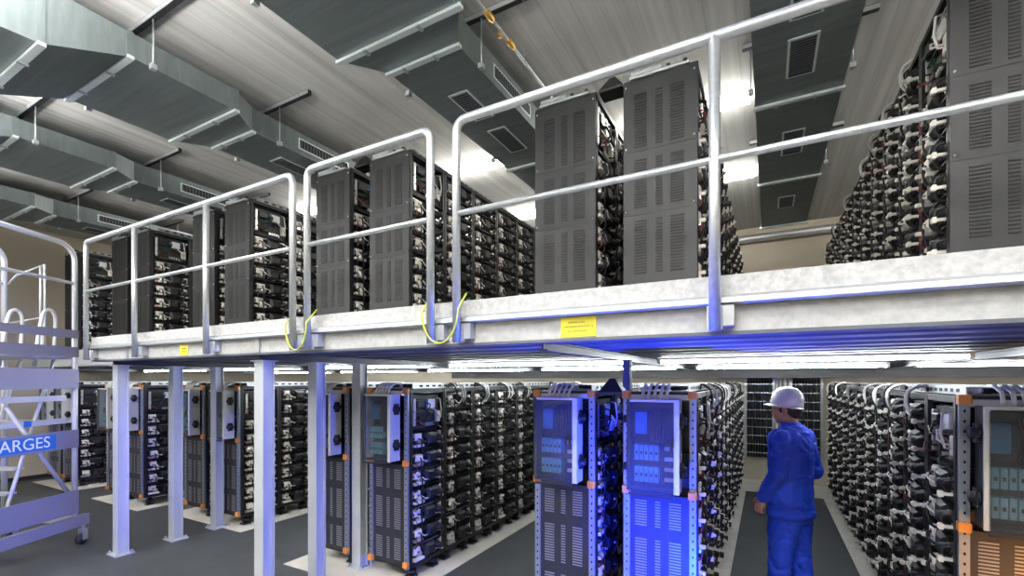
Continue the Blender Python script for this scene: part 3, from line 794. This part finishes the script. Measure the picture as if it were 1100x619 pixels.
# joints (x forward, y left)
SL, EL, WL = (0, .185, 1.43), (-.03, .225, 1.15), (.11, .20, .93)
SR, ER, WR = (0, -.185, 1.43), (-.05, -.235, 1.14), (.16, -.15, 1.0)
def hand(m, wrist, dirv, side, mt):
    """relaxed hand: palm, four bent fingers of unequal length, thumb off the side"""
    d = Vector(dirv).normalized(); palm_n = Vector((0, -side, 0)); palm_n = (palm_n-d*palm_n.dot(d)).normalized(); across = d.cross(palm_n)
    if across.x < 0: across = -across
    w0 = Vector(wrist); pc = w0+d*.05
    fr = Matrix((across, palm_n, d)).transposed().to_4x4(); fr.translation = pc
    m.ell((0, 0, 0), (.041, .017, .056), mt, fr, 14, 10)
    capsule(m, [w0-d*.03, w0+d*.02], [.028, .027], mt)
    for i, (o_, ln, cv) in enumerate(((.030, .072, .5), (.010, .080, .6), (-.010, .074, .7), (-.029, .058, .8))):
        p = pc+across*o_+d*.042; pts = [p]; a = .25
        for seg in (.45, .32, .23):
            dd = d*math.cos(a)+palm_n*math.sin(a); p = p+dd*ln*seg; pts.append(p); a += cv
        capsule(m, pts, [.0095, .009, .0082, .0072], mt)
    p = pc+across*.034-d*.028; pts = [p, p+(across*.7+d*.7+palm_n*.2).normalized()*.035, p+(across*.7+d*.7+palm_n*.2).normalized()*.035+(across*.2+d*1.+palm_n*.4).normalized()*.03, p+(across*.7+d*.7+palm_n*.2).normalized()*.035+(across*.1+d*1.+palm_n*.5).normalized()*.055]
    capsule(m, pts, [.014, .012, .0105, .009], mt)
HC = Vector((.035, 0, 1.655))
HM = Matrix.Translation(HC) @ Matrix.Rotation(face_turn, 4, 'Z') @ Matrix.Rotation(.06, 4, 'Y')
sk = M['skin']
m = MB()
# head
m.ell((-.012, 0, .03), (.098, .077, .095), sk, HM); m.ell((.025, 0, -.035), (.068, .060, .082), sk, HM); m.ell((.052, 0, -.098), (.034, .035, .026), sk, HM)
for sy in (-1, 1):
    m.ell((.062, sy*.038, -.035), (.025, .022, .026), sk, HM); m.ell((-.008, sy*.076, -.012), (.022, .010, .034), sk, HM); m.ell((.0, sy*.062, -.065), (.04, .014, .035), sk, HM)
    m.ell((.080, sy*.032, .022), (.014, .022, .008), sk, HM); m.ell((.083, sy*.031, .004), (.011, .013, .009), sk, HM)
m.loft([[tuple(HM @ Vector(p)) for p in q] for q in ([(.085, -.008, .015), (.10, 0, .015), (.085, .008, .015)], [(.085, -.012, -.01), (.113, 0, -.015), (.085, .012, -.01)], [(.083, -.018, -.035), (.122, 0, -.036), (.083, .018, -.035)], [(.083, -.013, -.045), (.10, 0, -.047), (.083, .013, -.045)])], sk)
m.ell((.088, 0, -.064), (.010, .024, .007), sk, HM); m.ell((.085, 0, -.076), (.010, .021, .007), sk, HM)
capsule(m, [(-.02, 0, 1.45), (0, 0, 1.54), (.02, 0, 1.60)], [.062, .058, .056], sk)
# trunk and limbs inside the clothes
m.loft([ring(0, 0, .84, .10, .14), ring(0, 0, 1.0, .10, .14), ring(0, 0, 1.2, .105, .15), ring(0, 0, 1.36, .11, .17), ring(-.01, 0, 1.45, .085, .13), ring(-.015, 0, 1.5, .05, .06)], sk)
for S_, E_, W_ in ((SL, EL, WL), (SR, ER, WR)):
    capsule(m, [S_, E_, W_], [.05, .04, .03], sk); 
    capsule(m, [(0, S_[1]*.4, 1.40), S_], [.07, .055], sk)
for sy in (-1, 1): capsule(m, [(0, sy*.09, .88), (.02+.03*sy, sy*.10, .48), (-.02+.05*sy, sy*.11, .09)], [.085, .06, .042], sk)
for sy in (-1, 1): capsule(m, [(-.02+.05*sy, sy*.11, .07), (.12+.05*sy, sy*.125, .035)], [.04, .03], sk)
hand(m, WL, Vector((.35, .02, -1)), 1, sk); hand(m, WR, Vector((.9, .35, -.2)), -1, sk)
body = solid(m, 'person', .0055, 3, None, sk)
body.location = (PX, PY, 0.004); body.rotation_euler = (0, 0, head_dir)
tag(body, 'worker in blue coveralls and white hard hat standing in the aisle, back to us', 'person')
# jacket
cv = M['coverall']
m = MB()
m.loft([ring(-.005, 0, .80, .155, .205, 24), ring(-.005, 0, .90, .150, .198, 24), ring(0, 0, 1.04, .143, .192, 24), ring(0, 0, 1.18, .150, .202, 24), ring(-.01, 0, 1.32, .150, .215, 24), ring(-.018, 0, 1.42, .128, .205, 24), ring(-.022, 0, 1.48, .100, .155, 24), ring(-.015, 0, 1.525, .076, .088, 24)], cv)
for S_, E_, W_ in ((SL, EL, WL), (SR, ER, WR)):
    S2 = (S_[0]-.01, S_[1]*.93, S_[2]-.01); Em = tuple((a+b)/2 for a, b in zip(S2, E_)); Wm = tuple((a*.5+b*.5) for a, b in zip(E_, W_)); We = tuple(a*.08+b*.92 for a, b in zip(E_, W_))
    capsule(m, [S2, Em, E_, Wm, We], [.082, .076, .070, .064, .056], cv)
jk = solid(m, 'jacket', .009, 14, body, cv, .013)
m = MB()
m.loft([ring(-.005, 0, .88, .12, .165, 24), ring(-.005, 0, .80, .135, .180, 24), ring(-.005, 0, .74, .125, .178, 24)], cv)
for sy in (-1, 1):
    fx = .03*sy
    m.loft([ring(0, sy*.085, .86, .115, .095), ring(.0, sy*.092, .72, .118, .094), ring(.012+fx*.5, sy*.098, .50, .092, .080), ring(.0+fx, sy*.104, .30, .084, .078), ring(-.015+fx*1.4, sy*.11, .09, .082, .078)], cv)
solid(m, 'trousers', .009, 6, body, cv, .013)
# collar, hem band, back seam, cuffs, badge
m = MB()
for i in range(2):
    pass
rings = []
for z, rx, ry, ox in ((1.485, .092, .106, -.016), (1.52, .076, .082, -.006), (1.552, .069, .072, .004), (1.554, .063, .066, .004), (1.52, .066, .072, -.006)): rings.append(ring(ox, 0, z, rx, ry, 24))
m.loft(rings, cv, caps=False); m.obj('collar', jk)
bpy.context.view_layer.update()
vs = []; fs = []
for iz in range(3):
    for iy in range(7):
        yy, zz = -.145+.010*iy, 1.375+.009*iz
        ok, hit, nrm, _ = jk.ray_cast((-.5, yy, zz), (1, 0, 0)); vs.append(hit+nrm*.0025 if ok else Vector((-.16, yy, zz)))
for iz in range(2):
    for iy in range(6): a = iz*7+iy; fs.append((a, a+1, a+8, a+7))
tag(MB().add(vs, fs, M['white'], True).obj('badge', jk), 'small white print on the jacket back')
m = MB(); m.loft([ring(-.005, 0, .795, .158, .208, 28), ring(-.005, 0, .80, .163, .213, 28), ring(-.005, 0, .835, .161, .211, 28), ring(-.005, 0, .84, .156, .206, 28)], cv); m.obj('hem_band', jk)
# hair
m = MB(); m.ell((-.022, 0, .012), (.094, .080, .088), M['hair'], HM, 24, 14); m.ell((-.055, 0, -.035), (.052, .066, .05), M['hair'], HM)
solid(m, 'hair', .006, 3, body, M['hair'])
# helmet
hm = HM @ Matrix.Translation((-.002, 0, .028)) @ Matrix.Rotation(-.20, 4, 'Y')
m = MB(); n = 32; vs = []; fs = []
prof = [(1.0, 0), (.995, .03), (.96, .065), (.86, .1), (.68, .125), (.42, .142), (.15, .149)]
def hp(a, k, z):
    x = math.cos(a)*.122*k; y = math.sin(a)*.100*k
    crest = .008 if (abs(y) < .022 and z > .05) else 0
    return tuple(hm @ Vector((x, y, z+crest)))
for k, z in prof: vs += [hp(2*PI*i/n, k, z) for i in range(n)]
for j in range(len(prof)-1):
    for i in range(n): fs.append((j*n+i, j*n+(i+1) % n, (j+1)*n+(i+1) % n, (j+1)*n+i))
fs.append(tuple((len(prof)-1)*n+i for i in range(n)))
m.add(vs, fs, M['helmet'], True); 
vs = []; fs = []
for lay, (dr, dz) in enumerate(((0, .004), (1, -.006), (1, -.010), (0, -.004))):
    for i in range(n):
        a = 2*PI*i/n; ext = .008+(.040*max(0, math.cos(a))**2)
        x = math.cos(a)*(.121+dr*ext); y = math.sin(a)*(.099+dr*(.012+.010*max(0, math.cos(a))))
        vs.append(tuple(hm @ Vector((x, y, dz-.010*dr*max(0, math.cos(a))))))
for lay in range(4):
    for i in range(n): fs.append((lay*n+i, lay*n+(i+1) % n, ((lay+1) % 4)*n+(i+1) % n, ((lay+1) % 4)*n+i))
m.add(vs, fs, M['helmet'], True)
tag(m.obj('hard_hat', body), 'white hard hat')
for sy in (-1, 1):
    m = MB(); m.ell((.06+.05*sy, sy*.12, .045), (.145, .052, .05), M['boot']); m.ell((-.02+.05*sy, sy*.11, .09), (.06, .05, .07), M['boot']); m.box(-.09+.05*sy, .19+.05*sy, sy*.12-.045, sy*.12+.045, .0, .03, M['boot'])
    solid(m, 'boot', .008, 2, body, M['boot'])
